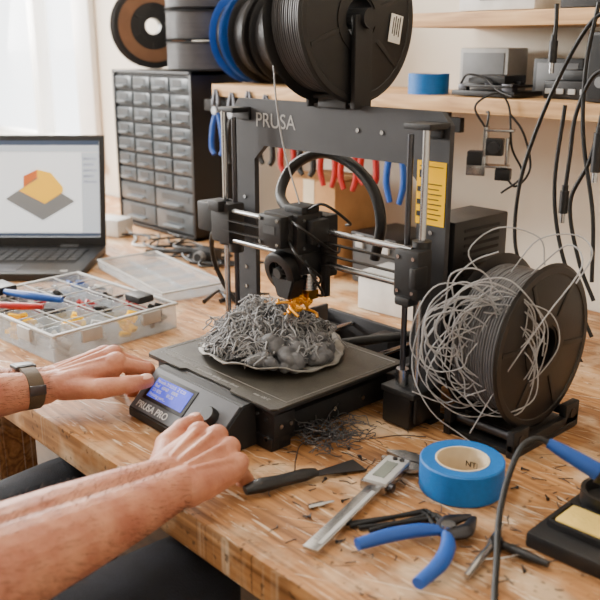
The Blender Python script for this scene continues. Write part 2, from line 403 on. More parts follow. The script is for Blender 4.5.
# ------------------------------------------------------------ laptop
lp=G('laptop',(-.90,.045,0),47)
box(lp,'base',(0,0,.009),(.36,.24,.016),m_blk,.003)
box(lp,'keyboard_bed',(0,.025,.0172),(.30,.12,.001),m_matt,0)
ks=[]
for r in range(5):
    for k in range(14): ks.append(((-.14+k*.0215,.075-r*.022,.0185),(.018,.018,.0022)))
boxes(lp,'keys',ks,m_blk,.0006)
box(lp,'touchpad',(0,-.078,.0173),(.10,.055,.001),m_dsteel,.0003)
box(lp,'palm_rest_badge',(.145,-.1,.0175),(.014,.01,.0006),m_lgrey,.0002)
ls=bpy.data.objects.new('screen_hinge',None); col.objects.link(ls); ls.parent=lp; ls.location=(0,.118,.016); ls.rotation_euler=(math.radians(-12),0,0); ls.scale=(1.03,1,1.05)
m_scr=M('screen_bg',(226,232,238),.3,var=.02,emis=.8); m_scr2=M('screen_ui',(190,200,212),.3,var=0,emis=.6); m_scry=M('screen_yellow',(240,185,40),.3,var=0,emis=.7); m_scrg=M('screen_grey',(120,122,124),.3,var=0,emis=.4); m_scrb=M('screen_dark',(60,75,100),.3,var=0,emis=.4); m_scro=M('screen_orange',(200,105,50),.3,var=0,emis=.6)
box(ls,'lid',(0,.003,.117),(.35,.006,.234),m_blk,.002)
box(ls,'panel',(0,-.0006,.121),(.326,.0012,.202),m_scr,0)
def scr(n,pts,m,d=.0016): prism(ls,n,pts,.0004,m,XZ((0,-d+.0004,0)))
scr('ui_top',[(-.163,.212),(.163,.212),(.163,.222),(-.163,.222)],m_scrb)
scr('ui_bar',[(-.163,.198),(.163,.198),(.163,.211),(-.163,.211)],m_scr2)
scr('ui_left',[(-.163,.03),(-.135,.03),(-.135,.197),(-.163,.197)],m_scr2)
scr('ui_right',[(.125,.03),(.163,.03),(.163,.197),(.125,.197)],m_scr2)
for k in range(5): scr('ui_row_%d'%k,[(.129,.182-k*.012),(.158-.006*(k%2),.182-k*.012),(.158-.006*(k%2),.186-k*.012),(.129,.186-k*.012)],m_scrb)
scr('ui_bottom',[(-.163,.021),(.163,.021),(.163,.029),(-.163,.029)],m_scrb)
scr('model_bed',[(-.04,.10),(.04,.055),(.11,.095),(.03,.145)],m_scrg)
scr('model_top',[(-.01,.118),(.045,.09),(.085,.115),(.035,.145)],m_scry,.0022)
scr('model_back',[(.0,.125),(.03,.145),(.03,.162),(.0,.148)],m_scro,.0026)
scr('model_side',[(.03,.145),(.085,.115),(.085,.125),(.06,.155),(.03,.162)],m_scry,.003)
cyls(lp,'hinges',[((-.12,.118,.015),(-.08,.118,.015),.006),((.08,.118,.015),(.12,.118,.015),.006)],m_blk)
# ------------------------------------------------------------ parts organizer
po=G('parts_organizer',(-.462,-.050,0),4)
ow,od,oh=.285,.225,.042
boxes(po,'walls',[((0,0,.002),(ow,od,.003)),((0,-od/2,oh/2),(ow,.003,oh)),((0,od/2,oh/2),(ow,.003,oh)),((-ow/2,0,oh/2),(.003,od,oh)),((ow/2,0,oh/2),(.003,od,oh))],m_clear,.0008)
dv=[((x,0,oh/2-.002),(.002,od-.004,oh-.006)) for x in (-.085,-.03,.035,.09)]+[((.0,y,oh/2-.002),(ow-.004,.002,oh-.006)) for y in (-.06,0,.06)]
boxes(po,'dividers',dv,m_clear,.0003)
boxes(po,'rim',[((0,-od/2,oh),(ow+.008,.006,.004)),((0,od/2,oh),(ow+.008,.006,.004)),((-ow/2,0,oh),(.006,od,.004)),((ow/2,0,oh),(.006,od,.004))]+[((x,0,oh),(.002,od,.002)) for x in (-.085,-.03,.035,.09)]+[((0,y,oh),(ow,.002,.002)) for y in (-.06,0,.06)],m_lgrey,.001)
boxes(po,'latches',[((ow/2+.004,-.05,oh*.75),(.006,.035,.02)),((ow/2+.004,.06,oh*.75),(.006,.035,.02)),((-.07,-od/2-.004,oh*.75),(.035,.006,.02)),((.07,-od/2-.004,oh*.75),(.035,.006,.02))],m_lgrey,.001)
cont={m_blk:[],m_red:[],m_blue:[],m_brass:[],m_steel:[],m_lgrey:[],m_yel:[]}
cc=[-.114,-.057,.003,.062,.116]; rr=[-.088,-.03,.03,.088]
for a,x in enumerate(cc):
    for b,y in enumerate(rr):
        mm=[m_red,m_lgrey,m_steel,m_blk,m_lgrey,m_blk,m_yel,m_blue][(a*3+b*5)%8]
        for k in range(12):
            L=random.uniform(.010,.024)
            cont[mm].append(((x+random.uniform(-.014,.014),y+random.uniform(-.016,.016),.008+k*.0025),(L,.007,.007),(random.random()*.6,random.random()*.6,random.random()*3)))
for i,(mm,l) in enumerate(cont.items()):
    if l: boxes(po,'small_parts_%d'%i,l,mm,.001)
taper(po,'knife_red',[(-.05,-.11,.050),(0,-.085,.052),(.03,-.06,.052)],[.004,.006,.004],m_red)
taper(po,'knife_blue',[(-.09,-.06,.052),(-.03,-.045,.054),(.02,-.02,.052)],[.005,.007,.005],m_blue)
boxes(po,'black_case',[((-.12,-.07,.052),(.05,.07,.014)),((.09,.08,.049),(.04,.03,.012))],m_blk,.003)
ld=G('organizer_lid',(-.59,.215,0),-8)
boxes(ld,'lid',[((0,0,.004),(.30,.13,.003)),((0,-.065,.012),(.30,.003,.018)),((0,.065,.012),(.30,.003,.018)),((-.15,0,.012),(.003,.13,.018)),((.15,0,.012),(.003,.13,.018))],m_clear,.0006)
boxes(ld,'ribs',[((x,0,.009),(.002,.125,.008)) for x in (-.09,-.03,.03,.09)]+[((0,0,.009),(.295,.002,.008))],m_clear,.0003)
boxes(ld,'rim',[((0,-.065,.021),(.306,.005,.003)),((0,.065,.021),(.306,.005,.003)),((-.15,0,.021),(.005,.13,.003)),((.15,0,.021),(.005,.13,.003))],m_lgrey,.001)
ch=G('charger_brick',(-1.03,.37,0),20)
box(ch,'body',(0,0,.022),(.09,.06,.044),m_white,.008); tube(ch,'cord',[(.045,0,.02),(.09,-.02,.004),(.13,-.08,.004),(.2,-.07,.004)],.003,m_white)
pm=G('electronics_module',(-.64,.37,0),15)
box(pm,'body',(0,0,.018),(.05,.04,.03),m_blk,.004); cyl(pm,'lens',(0,-.02,.018),(0,-.032,.018),.013,m_grey); cyl(pm,'lens_glass',(0,-.032,.018),(0,-.0335,.018),.009,m_matt); box(pm,'foot',(0,0,.002),(.06,.05,.004),m_blk,.001)
cb=G('cable_tangle',(0,0,0))
ls_=[]
for i in range(14):
    x0=random.uniform(-.97,-.75); y0=random.uniform(.33,.44)
    ls_.append([(x0+.05*k+random.uniform(-.03,.03),y0+random.uniform(-.05,.05),.004+.001*i) for k in range(6)])
tubes(cb,'cables',ls_,.0025,m_rub)
dbx=G('small_tools_pile',(-.37,.215,0))
for i in range(7):
    a=random.uniform(0,3); x=random.uniform(-.03,.04); y=random.uniform(-.05,.05)
    taper(dbx,'bit_%d'%i,[(x,y,.005+i*.002),(x+.04*math.cos(a),y+.04*math.sin(a),.006+i*.002),(x+.075*math.cos(a),y+.075*math.sin(a),.005+i*.002)],[.004,.003,.002],[m_blk,m_blk,m_steel,m_blk,m_dsteel,m_blk,m_blk][i])
kb=G('cardboard_box',(-.44,.54,0),3)
box(kb,'carton',(0,0,.095),(.14,.13,.19),m_card,.003); box(kb,'packing_tape',(0,-.0655,.095),(.03,.001,.191),m_inner,0); boxes(kb,'flaps',[((0,-.035,.192),(.135,.055,.003),(.08,0,0)),((0,.035,.192),(.135,.055,.003),(-.08,0,0))],m_card,.0005)
sbx=G('white_storage_box',(-.14,.42,0),5)
box(sbx,'body',(0,0,.030),(.13,.09,.060),m_white,.006); box(sbx,'lid',(0,0,.063),(.136,.096,.008),m_lgrey,.003)
gbx=G('grey_tool_case',(-.27,.55,0),-4)
box(gbx,'body',(0,0,.045),(.12,.12,.09),m_dgrey,.006); box(gbx,'lid',(0,0,.095),(.124,.124,.012),m_blk,.003); boxes(gbx,'latches',[((s*.035,-.063,.085),(.02,.006,.025)) for s in (-1,1)],m_lgrey,.001)
# ------------------------------------------------------------ 3D PRINTER
pr=G('desktop_3d_printer')
fr=[(-.197,.0),(-.197,.356),(-.184,.371),(.178,.371),(.191,.356),(.191,.0),(.148,0),(.148,.288),(.126,.308),(-.128,.308),(-.150,.288),(-.150,0)]
prism(pr,'frame_plate',[(x,z+.0) for x,z in fr],.008,m_frame,XZ((0,.105,.003)))
box(pr,'frame_bottom',(0,.101,.022),(.31,.008,.036),m_frame,.001)
boxes(pr,'frame_feet',[((s*.172,.101,.0025),(.04,.03,.005)) for s in (-1,1)],m_rub,.001)
cyls(pr,'frame_bolts',[((x,.0972,z),(x,.0955,z),.0028) for x in (-.172,.170) for z in (.13,.10,.235)]+[((x,.0972,.345),(x,.0955,.345),.0028) for x in (.05,.09)],m_steel,seg=10)
boxes(pr,'base_extrusions',[((s*.095,.055,.022),(.03,.30,.03)) for s in (-1,1)],m_matt,.002)
boxes(pr,'base_rear_braces',[((s*.13,.16,.03),(.006,.13,.05)) for s in (-1,1)]+[((0,.215,.028),(.23,.008,.05))],m_frame,.001)
box(pr,'front_plate',(0,-.098,.026),(.232,.008,.046),m_blk2,.001)
boxes(pr,'front_brackets',[((s*.095,-.09,.008),(.04,.03,.016)) for s in (-1,1)]+[((s*.06,-.092,.04),(.022,.02,.02)) for s in (-1,1)]+[((.03,-.09,.03),(.03,.02,.03)),((.113,-.085,.03),(.008,.03,.03))],m_blk2,.002)
boxes(pr,'feet',[((s*.095,y,.0035),(.024,.024,.007)) for s in (-1,1) for y in (-.08,.18)],m_rub,.002)
cyls(pr,'y_rods',[((s*.06,-.095,.042),(s*.06,.21,.042),.004) for s in (-1,1)],m_steel)
cyls(pr,'bolts',[((x,-.102,z),(x,-.105,z),.0035) for x in (-.105,-.085,.085,.105) for z in (.014,.038)]+[((.11,y,.022),(.1125,y,.022),.003) for y in (-.06,0,.05)]+[((.117,y,.03),(.119,y,.03),.003) for y in (-.093,-.078)],m_steel,seg=8)
boxes(pr,'y_carriage',[((0,0,.0465),(.2,.17,.005)),((0,0,.0465),(.1,.21,.005))],m_matt,.001)
box(pr,'y_belt',(0,.05,.034),(.006,.3,.0015),m_rub,0)
box(pr,'y_motor',(.03,.185,.03),(.042,.042,.042),m_blk,.003)
box(pr,'heatbed_pcb',(0,0,.0535),(.252,.220,.004),m_blk,.001)
cyls(pr,'bed_screws',[((x,y,.048),(x,y,.0562),.004) for x in (-.115,0,.115) for y in (-.1,0,.1)],m_steel,seg=10)
sh=[(-.127,-.105),(-.122,-.112),(-.05,-.112),(-.045,-.106),(.045,-.106),(.05,-.112),(.122,-.112),(.127,-.105),(.127,.105),(.122,.11),(-.122,.11),(-.127,.105)]
prism(pr,'print_sheet',sh,.0022,m_bed,Matrix.Translation((0,0,.0562)))
for i,(s,x,y,sz_) in enumerate([('Removable spring steel sheet',-.035,-.100,.007),('CAUTION  HOT SURFACE',-.115,-.098,.0065),('max 120 C',.075,-.098,.006)]):
    text(pr,'bed_text_%d'%i,s,sz_,m_txtg,Matrix.Translation((x,y,.0586)),ex=.0001)
tubes(pr,'bed_outline',[[(-.12,-.086,.0586),(.12,-.086,.0586),(.12,.1,.0586),(-.12,.1,.0586),(-.12,-.086,.0586)]],.0004,m_txtg,smooth=False)
zy=.068
cyls(pr,'z_rods',[((s*.181,zy,.04),(s*.181,zy,.358),.0042) for s in (-1,1)],m_steel)
cyls(pr,'z_leadscrews',[((s*.159,zy,.04),(s*.159,zy,.350),.0036) for s in (-1,1)],m_dsteel)
boxes(pr,'z_top_brackets',[((-.173,.081,.3595),(.034,.034,.007)),((.171,.081,.3595),(.038,.038,.007))]+[((s*.169,.0945,.352),(.028,.006,.014)) for s in (-1,1)],m_blk2,.002)
boxes(pr,'z_motors',[((s*.165,.072,.022),(.043,.043,.04)) for s in (-1,1)],m_blk,.003)
boxes(pr,'z_motor_mounts',[((s*.167,.074,.046),(.052,.05,.008)) for s in (-1,1)]+[((s*.19,.078,.03),(.005,.045,.04)) for s in (-1,1)],m_blk2,.002)
cyls(pr,'z_couplers',[((s*.159,zy,.05),(s*.159,zy,.07),.008) for s in (-1,1)],m_steel)
xz0,xz1,xy=.180,.222,.055
cyls(pr,'x_rods',[((-.17,xy,z),(.178,xy,z),.004) for z in (xz0,xz1)],m_steel)
boxes(pr,'x_ends',[((-.170,.062,.203),(.042,.030,.058)),((.177,.058,.195),(.036,.026,.058)),((.176,.05,.164),(.022,.020,.012)),((-.172,.045,.228),(.026,.016,.016)),((.192,.05,.194),(.010,.024,.026))],m_blk2,.004)
cyls(pr,'x_end_screws',[((.177+a,.045,.195+b),(.177+a,.0435,.195+b),.0024) for a in (-.011,.011) for b in (-.020,.020)],m_steel,seg=8)
cyls(pr,'x_end_bearings',[((s*.181,zy,.168),(s*.181,zy,.232),.011) for s in (-1,1)]+[((s*.159,zy,.160),(s*.159,zy,.175),.011) for s in (-1,1)],m_blk2)
box(pr,'x_motor',(-.214,.075,.205),(.036,.043,.043),m_blk,.003)
boxes(pr,'x_belt',[((0,.05,.209),(.33,.0065,.0015)),((0,.05,.194),(.33,.0065,.0015))],m_rub,0)
ex=.009
boxes(pr,'x_carriage',[((ex,.062,.203),(.066,.022,.080)),((ex,.075,.21),(.05,.012,.06))],m_blk2,.003)
boxes(pr,'extruder_body',[((ex-.004,.033,.222),(.056,.044,.050)),((ex-.008,.010,.226),(.048,.012,.042)),((ex+.006,.035,.251),(.034,.030,.010)),((ex,.035,.184),(.050,.036,.028)),((ex-.034,.04,.215),(.012,.03,.036)),((ex+.030,.04,.225),(.012,.03,.03))],m_blk2,.003)
box(pr,'extruder_motor',(ex-.006,.0,.226),(.042,.018,.040),m_blk,.003)
boxes(pr,'motor_badge',[((ex-.006,-.0094,.228),(.022,.0006,.010))],m_dgrey,0)
cyls(pr,'extruder_screws',[((ex-.006+a,-.009,.226+b),(ex-.006+a,-.011,.226+b),.0025) for a in (-.016,.016) for b in (-.015,.015)]+[((ex+.0245,y,z),(ex+.0265,y,z),.0024) for y in (.02,.045) for z in (.205,.24)],m_steel,seg=8)
lathe(pr,'blower_fan',[(0,0),(.022,0),(.026,.002),(.027,.006),(.027,.016),(.024,.018),(.016,.018),(.015,.008),(0,.008)],m_blk,c=(ex-.006,.022,.174),axis=(0,-1,-.25),seg=40)
bm=bmesh.new()
for k in range(9):
    a=k*2*PI/9; addbox(bm,(ex-.006+math.cos(a)*.009,.008,.171+math.sin(a)*.009),(.009,.004,.0012),0,(0,-a,0))
fin(bm,pr,'fan_blades',m_matt); cyl(pr,'fan_hub',(ex-.006,.012,.172),(ex-.006,.003,.170),.007,m_dgrey)
prism(pr,'fan_duct',[(-.022,.0),(.022,.0),(.012,-.028),(-.010,-.028)],.024,m_blk2,XZ((ex,.03,.166)),bev=.002)
cyls(pr,'hotend',[((ex+.012,.042,.145),(ex+.012,.042,.172),.009)]+[((ex+.012,.042,.147+i*.004),(ex+.012,.042,.1485+i*.004),.0115) for i in range(6)],m_steel)
box(pr,'heater_block',(ex+.012,.04,.141),(.022,.018,.012),m_brass,.001)
cyl(pr,'nozzle',(ex+.012,.042,.136),(ex+.012,.042,.128),.004,m_brass,r2=.0008)
box(pr,'probe',(ex+.034,.05,.16),(.009,.009,.04),m_blk,.001)
gl=[]
for i in range(12):
    p=V((ex+.010,.022,.137)); q=[]
    for k in range(7):
        q.append(p.copy()); p+=V((random.uniform(-.009,.010),random.uniform(-.008,.008),random.uniform(-.009,.005)))
    gl.append(q)
tubes(pr,'oozed_filament',gl,.0018,m_gold)
tube(pr,'cable_sleeve',[(-.045,.085,.220),(-.115,.115,.240),(-.118,.14,.278),(-.070,.15,.302),(-.015,.15,.294),(.028,.15,.265),(.045,.15,.220),(.035,.15,.17)],.0075,m_rub,res=4)
tubes(pr,'extruder_wires',[[(ex+.02,.03,.25),(ex+.05,.03,.262),(ex+.055,.07,.235),(ex+.03,.09,.225)],[(ex+.015,.005,.215),(ex+.04,-.002,.2),(ex+.045,.03,.17),(ex+.02,.045,.15)],[(ex+.01,.01,.24),(ex+.045,.0,.235),(ex+.05,.05,.2),(ex+.03,.08,.2)],[(ex+.03,.02,.19),(ex+.05,.01,.18),(ex+.05,.03,.15),(ex+.03,.04,.142)]],.0018,m_rub)
tube(pr,'motor_cable',[(-.2,.08,.19),(-.26,.10,.16),(-.275,.12,.10),(-.24,.14,.04),(-.17,.16,.01)],.004,m_rub)
tube(pr,'bed_cable',[(.0,.10,.05),(.05,.15,.06),(.1,.19,.07),(.15,.2,.08)],.007,m_rub)
tube(pr,'filament_feed',[(-.024,.03,.54),(-.030,.03,.42),(-.018,.033,.33),(ex+.002,.035,.256)],.0011,m_fil)
boxes(pr,'psu',[((.163,.168,.148),(.058,.108,.20))],m_blk,.003)
vt=[]
for k in range(15):
    vt.append(((.1925,.168,.235-k*.009),(.001,.07,.0035)))
boxes(pr,'psu_vents',vt,m_matt,0)
box(pr,'psu_cover',(.163,.168,.07),(.062,.112,.05),m_blk2,.003)
box(pr,'warning_label',(.1675,.0966,.281),(.042,.0006,.074),m_yel,0)
bl=[((.1675,.0960,.312-k*.004),(.034,.0006,.0009)) for k in range(1)]+[((.1705,.0960,.292-k*.0058),(.026-.008*(k%2),.0006,.0011)) for k in range(8)]+[((.155,.0960,.303),(.009,.0006,.009)),((.151,.0960,.285),(.006,.0006,.006)),((.151,.0960,.270),(.006,.0006,.006)),((.151,.0960,.256),(.006,.0006,.006))]
boxes(pr,'warning_print',bl,m_blk,0)
text(pr,'brand_text','PRUSA',.028,m_txtg,Matrix.Translation((-.146,.0966,.337))@Matrix.Rotation(PI/2,4,'X'))
boxes(pr,'spool_holder',[((.01,.101,.378),(.05,.022,.016)),((.0,.101,.42),(.014,.02,.09),(0,.0,0)),((-.015,.101,.40),(.01,.02,.05),(0,.5,0)),((.03,.101,.40),(.01,.02,.055),(0,-.5,0)),((.0,.101,.384),(.07,.03,.006))],m_blk2,.002)
boxes(pr,'spool_holder_arms',[((.050,.101,.425),(.008,.03,.11)),((-.032,.101,.425),(.006,.026,.11))],m_blk2,.002)
cyl(pr,'spool_axle',(-.042,.105,.476),(.060,.105,.476),.012,m_blk2)
# LCD
LX0=-.083
prism(pr,'lcd_housing',[(-.170,.0),(-.170,.012),(-.124,.054),(-.106,.054),(-.1035,.0)],.172,m_blk2,YZ((LX0,0,0.001)),bev=.0015)
LM=Matrix.Translation((LX0,-.170,.013))@Matrix.Rotation(math.atan2(.042,.046),4,'X')
lo=bpy.data.objects.new('lcd_face',None); col.objects.link(lo); lo.parent=pr; lo.matrix_local=LM
m_lcd=M('lcd_blue',(64,74,205),.2,var=.3,scale=30,emis=.9); m_bez=M('lcd_bezel',(78,80,86),.5)
box(lo,'bezel',(.086,.031,.0006),(.166,.058,.0016),m_bez,.0006)
box(lo,'glass',(.056,.036,.0016),(.084,.036,.0016),m_blk,.0004)
box(lo,'screen',(.056,.036,.0026),(.072,.027,.0006),m_lcd,0)
for i,s in enumerate(['Nozzle 215/215  Z 0.20','Bed   60/60    100%','SD 82%       01:24','Printing part...']):
    text(lo,'screen_text_%d'%i,s,.0060,m_txt,Matrix.Translation((.0225,.0435-i*.0062,.003)),ex=.0001)
text(lo,'lcd_label','PRUSA PRO',.0125,m_txt,Matrix.Translation((.012,.0055,.0016)))
lathe(lo,'knob',[(0,.012),(.009,.012),(.0105,.010),(.011,.001),(0,.001)],m_blk,c=(.140,.034,0))
# ------------------------------------------------------------ failed print
fp=G('failed_3d_print',(-.014,.009,.0588))
bm=bmesh.new(); S=96; rings=[]
for j in range(13):
    r=.096*j/12; row=[]
    if j==0: rings.append([bm.verts.new((0,0,.001))]); continue
    for i in range(S):
        a=2*PI*i/S
        k_=1+.07*noise.noise(V((math.cos(a)*2.2,math.sin(a)*2.2,3.3)))*(j/12)+.03*noise.noise(V((math.cos(a)*7,math.sin(a)*7,1)))*(j/12)
        row.append(bm.verts.new((r*k_*math.cos(a),r*k_*math.sin(a),max(.0006,.001+.013*max(0,(j/12))**3*(.75+.55*math.sin(2*a+4)+.5*noise.noise(V((math.cos(a)*3,math.sin(a)*3,8))))))))
    rings.append(row)
for a,b in zip(rings,rings[1:]):
    for i in range(S):
        k=(i+1)%S
        bm.faces.new((a[0],b[i],b[k]) if len(a)==1 else (a[i],b[i],b[k],a[k]))
o=fin(bm,fp,'curled_base',m_plate); sd=o.modifiers.new('s','SOLIDIFY'); sd.thickness=.0018; sd.offset=1
def hfield(x,y):
    r=math.hypot(x+.004,y)/.088
    d=max(0,1-r*r)**.5
    n=noise.noise(V((x*34+3,y*34,1.7)))
    n2=noise.noise(V((x*90,y*90,5.1)))
    e=.031+.018*math.exp(-((x+.030)**2+(y-.03)**2)/.0018)-.010*max(0,x*12)
    return .008+d*(e+.020*n+.008*n2)
sph=[]
for i in range(120):
    a=random.uniform(0,2*PI); r=.072*math.sqrt(random.random()); x=r*math.cos(a)-.004; y=r*math.sin(a)
    sph.append(((x,y,hfield(x,y)*random.uniform(.25,.68)),(random.uniform(.006,.013),random.uniform(.006,.013),random.uniform(.005,.009)),(random.random(),random.random(),a)))
remesh_blob(fp,'molten_core',[],m_core,.0013,1,.4,spheres=sph)
lump=[]
for i in range(60):
    a=random.uniform(-1.05,.85); r=random.uniform(.040,.084)
    rd=random.uniform(.004,.0125)
    x=r*math.cos(a)+.002; y=r*math.sin(a)
    lump.append(((x,y,.009+random.random()*max(.006,hfield(x,y)-.002)),(rd,rd*random.uniform(.7,1.3),rd*random.uniform(.6,1)),(random.random(),random.random(),random.random())))
remesh_blob(fp,'blobs',[],m_print,.0011,1,.35,spheres=lump)
def noodles(n,sc,k0,k1,lmax,cmax,rmax=.082,bias=.7):
    nd=[]
    for i in range(n):
        a=random.uniform(0,2*PI); r=rmax*math.sqrt(random.random())
        if -1.0<((a+PI)%(2*PI)-PI)<.8 and r>.045 and random.random()<bias: r*=.5
        p=V((r*math.cos(a)-.006,r*math.sin(a),0))
        th=random.uniform(0,2*PI); q=[]; curv=random.uniform(-1,1)*cmax*.5; ph=random.uniform(0,6); lift=random.uniform(-.008,lmax); am=random.uniform(.001,.006)
        for k in range(random.randint(k0,k1)):
            rr=math.hypot(p.x+.006,p.y)
            if rr>rmax: th=math.atan2(-p.y,-p.x-.006)+random.uniform(-.6,.6)
            q.append(V((p.x,p.y,max(.006,hfield(p.x,p.y)+lift+am*math.sin(k*.8+ph)))))
            curv+=random.uniform(-.45,.45)*cmax; curv=max(-cmax,min(cmax,curv))
            th+=curv*sc; p+=V((math.cos(th),math.sin(th),0))*sc
        nd.append(q)
    return nd
tubes(fp,'filament_noodles',noodles(75,.0060,8,26,.006,170),.0012,m_printl,k=4,res=2)
tubes(fp,'filament_noodles_thick',noodles(30,.0060,5,14,.003,160),.0019,m_print,k=4,res=2)
tubes(fp,'filament_noodles_dark',noodles(130,.0055,8,22,.001,210),.0011,m_print,k=4,res=2)
tubes(fp,'filament_noodles_fine',noodles(200,.0050,6,18,.010,260,bias=.3),.00055,m_printl,k=3,res=1)
st=[]
for i in range(130):
    a=random.uniform(0,2*PI); r=random.uniform(.02,.084); p=V((r*math.cos(a)-.006,r*math.sin(a),0)); p.z=hfield(p.x,p.y)-.002
    d=V((math.cos(a+random.uniform(-1.4,1.4)),math.sin(a+random.uniform(-1.4,1.4)),random.uniform(.2,.8)))*.010
    st.append([p,p+d+V((0,0,.006)),p+d*1.5+V((random.uniform(-.01,.01),random.uniform(-.01,.01),-.002)),p+d*1.5+V((random.uniform(-.016,.016),random.uniform(-.012,.012),-.010))])
tubes(fp,'loose_strands',st[:60],.0010,m_printl)
tubes(fp,'loose_strands_fine',st[60:],.0005,m_fil)
# ------------------------------------------------------------ table spool stand + tangle
ss=G('spool_stand',(.264,.150,0))
boxes(ss,'cradle',[((0,0,.004),(.10,.13,.008)),((-.044,0,.009),(.01,.14,.018)),((.044,0,.009),(.01,.14,.018)),((-.044,-.055,.020),(.01,.03,.026)),((.044,-.055,.020),(.01,.03,.026)),((-.044,.055,.020),(.01,.03,.026)),((.044,.055,.020),(.01,.03,.026))],m_blk2,.002)
cyls(ss,'rollers',[((-.05,s*.055,.020),(.05,s*.055,.020),.006) for s in (-1,1)],m_dsteel)
tg=G('tangled_filament',(.262,.098,.120))
tl_=[]
ax1=V((.72,.69,0)); ax2=V((0,0,1)); ax3=V((-.69,.72,0))
for i in range(34):
    R0=random.uniform(.022,.066); a0=random.uniform(0,6.28); n=random.randint(9,17)
    c1=random.gauss(-.010,.018); c2=random.gauss(.004,.022); c3=random.uniform(-.030,.008)
    el=random.uniform(.6,1.0); tl1=random.uniform(-.6,.6); ph=random.uniform(0,6)
    q=[]
    for k in range(n):
        a=a0+k*.60
        rr=R0*(1+.20*math.sin(k*.9+ph))
        u_=c1+el*rr*math.cos(a)+.004*math.sin(2.3*k); v_=c2+rr*math.sin(a); w_=c3+tl1*.4*rr*math.sin(a+ph)
        p=ax1*u_+ax2*v_+ax3*w_
        p.z=max(-.112,p.z); q.append(p)
    tl_.append(q)
tl_.append([(-.05,-.01,.06),(-.075,-.03,.02),(-.08,-.04,-.04),(-.05,-.04,-.085),(-.02,-.02,-.112),(.03,-.03,-.118)])
tl_.append([(.02,.04,.08),(.05,.06,.115),(.08,.04,.10),(.07,-.01,.05),(.03,-.02,-.03),(.0,-.03,-.1)])
tl_.append([(.0,.03,.08),(.02,.05,.118),(.055,.07,.125),(.08,.06,.11),(.075,.04,.08)])
tl_.append([(-.03,.02,.07),(-.045,.01,.10),(-.02,.03,.128),(.02,.05,.12),(.03,.05,.09)])
tubes(tg,'strands',tl_,.00085,m_fil,k=5)
# ------------------------------------------------------------ wall items (right)
SB=LS+.025
tb=G('tape_roll',(-.174,.51,SB))
lathe(tb,'roll',[(.025,.0),(.035,0),(.035,.034),(.025,.034)],m_bluet,closed=True,seg=48); lathe(tb,'core',[(.023,.0),(.025,0),(.025,.034),(.023,.034)],m_inner,closed=True)
eb=G('electronics_boards',(-.045,.525,SB))
boxes(eb,'boards',[((0,0,.006),(.12,.08,.008)),((.01,-.01,.018),(.09,.06,.004)),((.0,.0,.028),(.07,.06,.012))],m_blk,.001)
boxes(eb,'chips',[((.0+.02*k,-.02+.012*(k%3),.022),(.012,.012,.006)) for k in range(3)]+[((.045,-.030,.014),(.02,.015,.016)),((-.04,-.034,.014),(.016,.01,.012))],m_dsteel,.001)
tube(eb,'ribbon',[(-.05,-.03,.02),(-.03,-.04,.035),(.0,-.035,.03),(.03,-.04,.012),(.06,-.045,.004)],.0018,m_rub)
gb=G('equipment_box',(-.12,.62,SB)); box(gb,'case',(0,0,.038),(.10,.06,.076),m_lgrey,.003); box(gb,'panel',(0,-.0305,.038),(.085,.002,.06),m_grey,.0005)
g2=G('equipment_box',(.075,.575,SB)); boxes(g2,'case',[((0,0,.014),(.08,.08,.028)),((.01,0,.036),(.05,.06,.016))],m_blk,.003); boxes(g2,'ports',[((-.03+.02*k,-.041,.012),(.012,.002,.008)) for k in range(4)],m_lgrey,.0003)
g6=G('equipment_box',(.015,.63,SB)); boxes(g6,'case',[((0,0,.03),(.09,.05,.06))],m_dgrey,.003); boxes(g6,'face',[((0,-.0255,.03),(.075,.001,.045))],m_grey,.0003)
g3=G('bench_power_supply',(.19,.56,SB)); box(g3,'case',(0,0,.050),(.12,.14,.098),m_blk,.004); boxes(g3,'front_panel',[((0,-.071,.05),(.11,.003,.088))],m_matt,.001); cyls(g3,'knobs',[((x,-.072,.03),(x,-.084,.03),.008) for x in (-.03,0,.03)],m_grey); box(g3,'display',(0,-.073,.07),(.06,.002,.022),m_dsteel,.0005)
g4=G('storage_carton',(-.04,.555,.498)); box(g4,'body',(0,0,.025),(.14,.11,.05),m_white,.002); box(g4,'label',(0,-.0555,.025),(.06,.001,.02),m_grey,0)
g5=G('storage_carton',(.15,.555,.498)); box(g5,'body',(0,0,.035),(.16,.10,.07),m_blk,.002); box(g5,'label',(0,-.0505,.035),(.08,.001,.03),m_lgrey,0)
cm=G('camera_module',(.0,.44,.265),25)
boxes(cm,'bracket',[((0,0,.03),(.006,.02,.06)),((.02,0,.055),(.045,.02,.004)),((-.012,-.01,.0),(.03,.004,.03)),((.02,0,.0),(.035,.025,.004)),((.035,-.008,.025),(.004,.02,.04))],m_steel,.001)
boxes(cm,'bodies',[((.015,-.004,.03),(.026,.02,.026)),((-.014,-.004,.012),(.024,.02,.022)),((.03,-.002,-.012),(.024,.018,.018))],m_blk,.002)
cyl(cm,'lens',(.015,-.014,.03),(.015,-.022,.03),.009,m_dsteel)
tubes(cm,'wires',[[(0,0,.055),(-.02,.0,.09),(.01,.01,.11),(.03,.01,.09),(.04,.0,.03),(.06,-.01,-.01),(.03,-.01,-.04)],[(.03,0,-.01),(.05,0,-.03),(.07,.0,.0),(.055,.01,.05),(.03,.02,.08)],[(.0,0,.06),(.0,.01,.08),(-.005,.02,.08)]],.0018,m_rub)
def CX(px): return .0767+(px-515)*.00145
def CZ(py): return .50-.00135*py
hc=G('hanging_cables')
def cp(l,y=.42): return [(CX(a),y+(b_[0] if b_ else 0),CZ(b)) for a,b,*b_ in l]
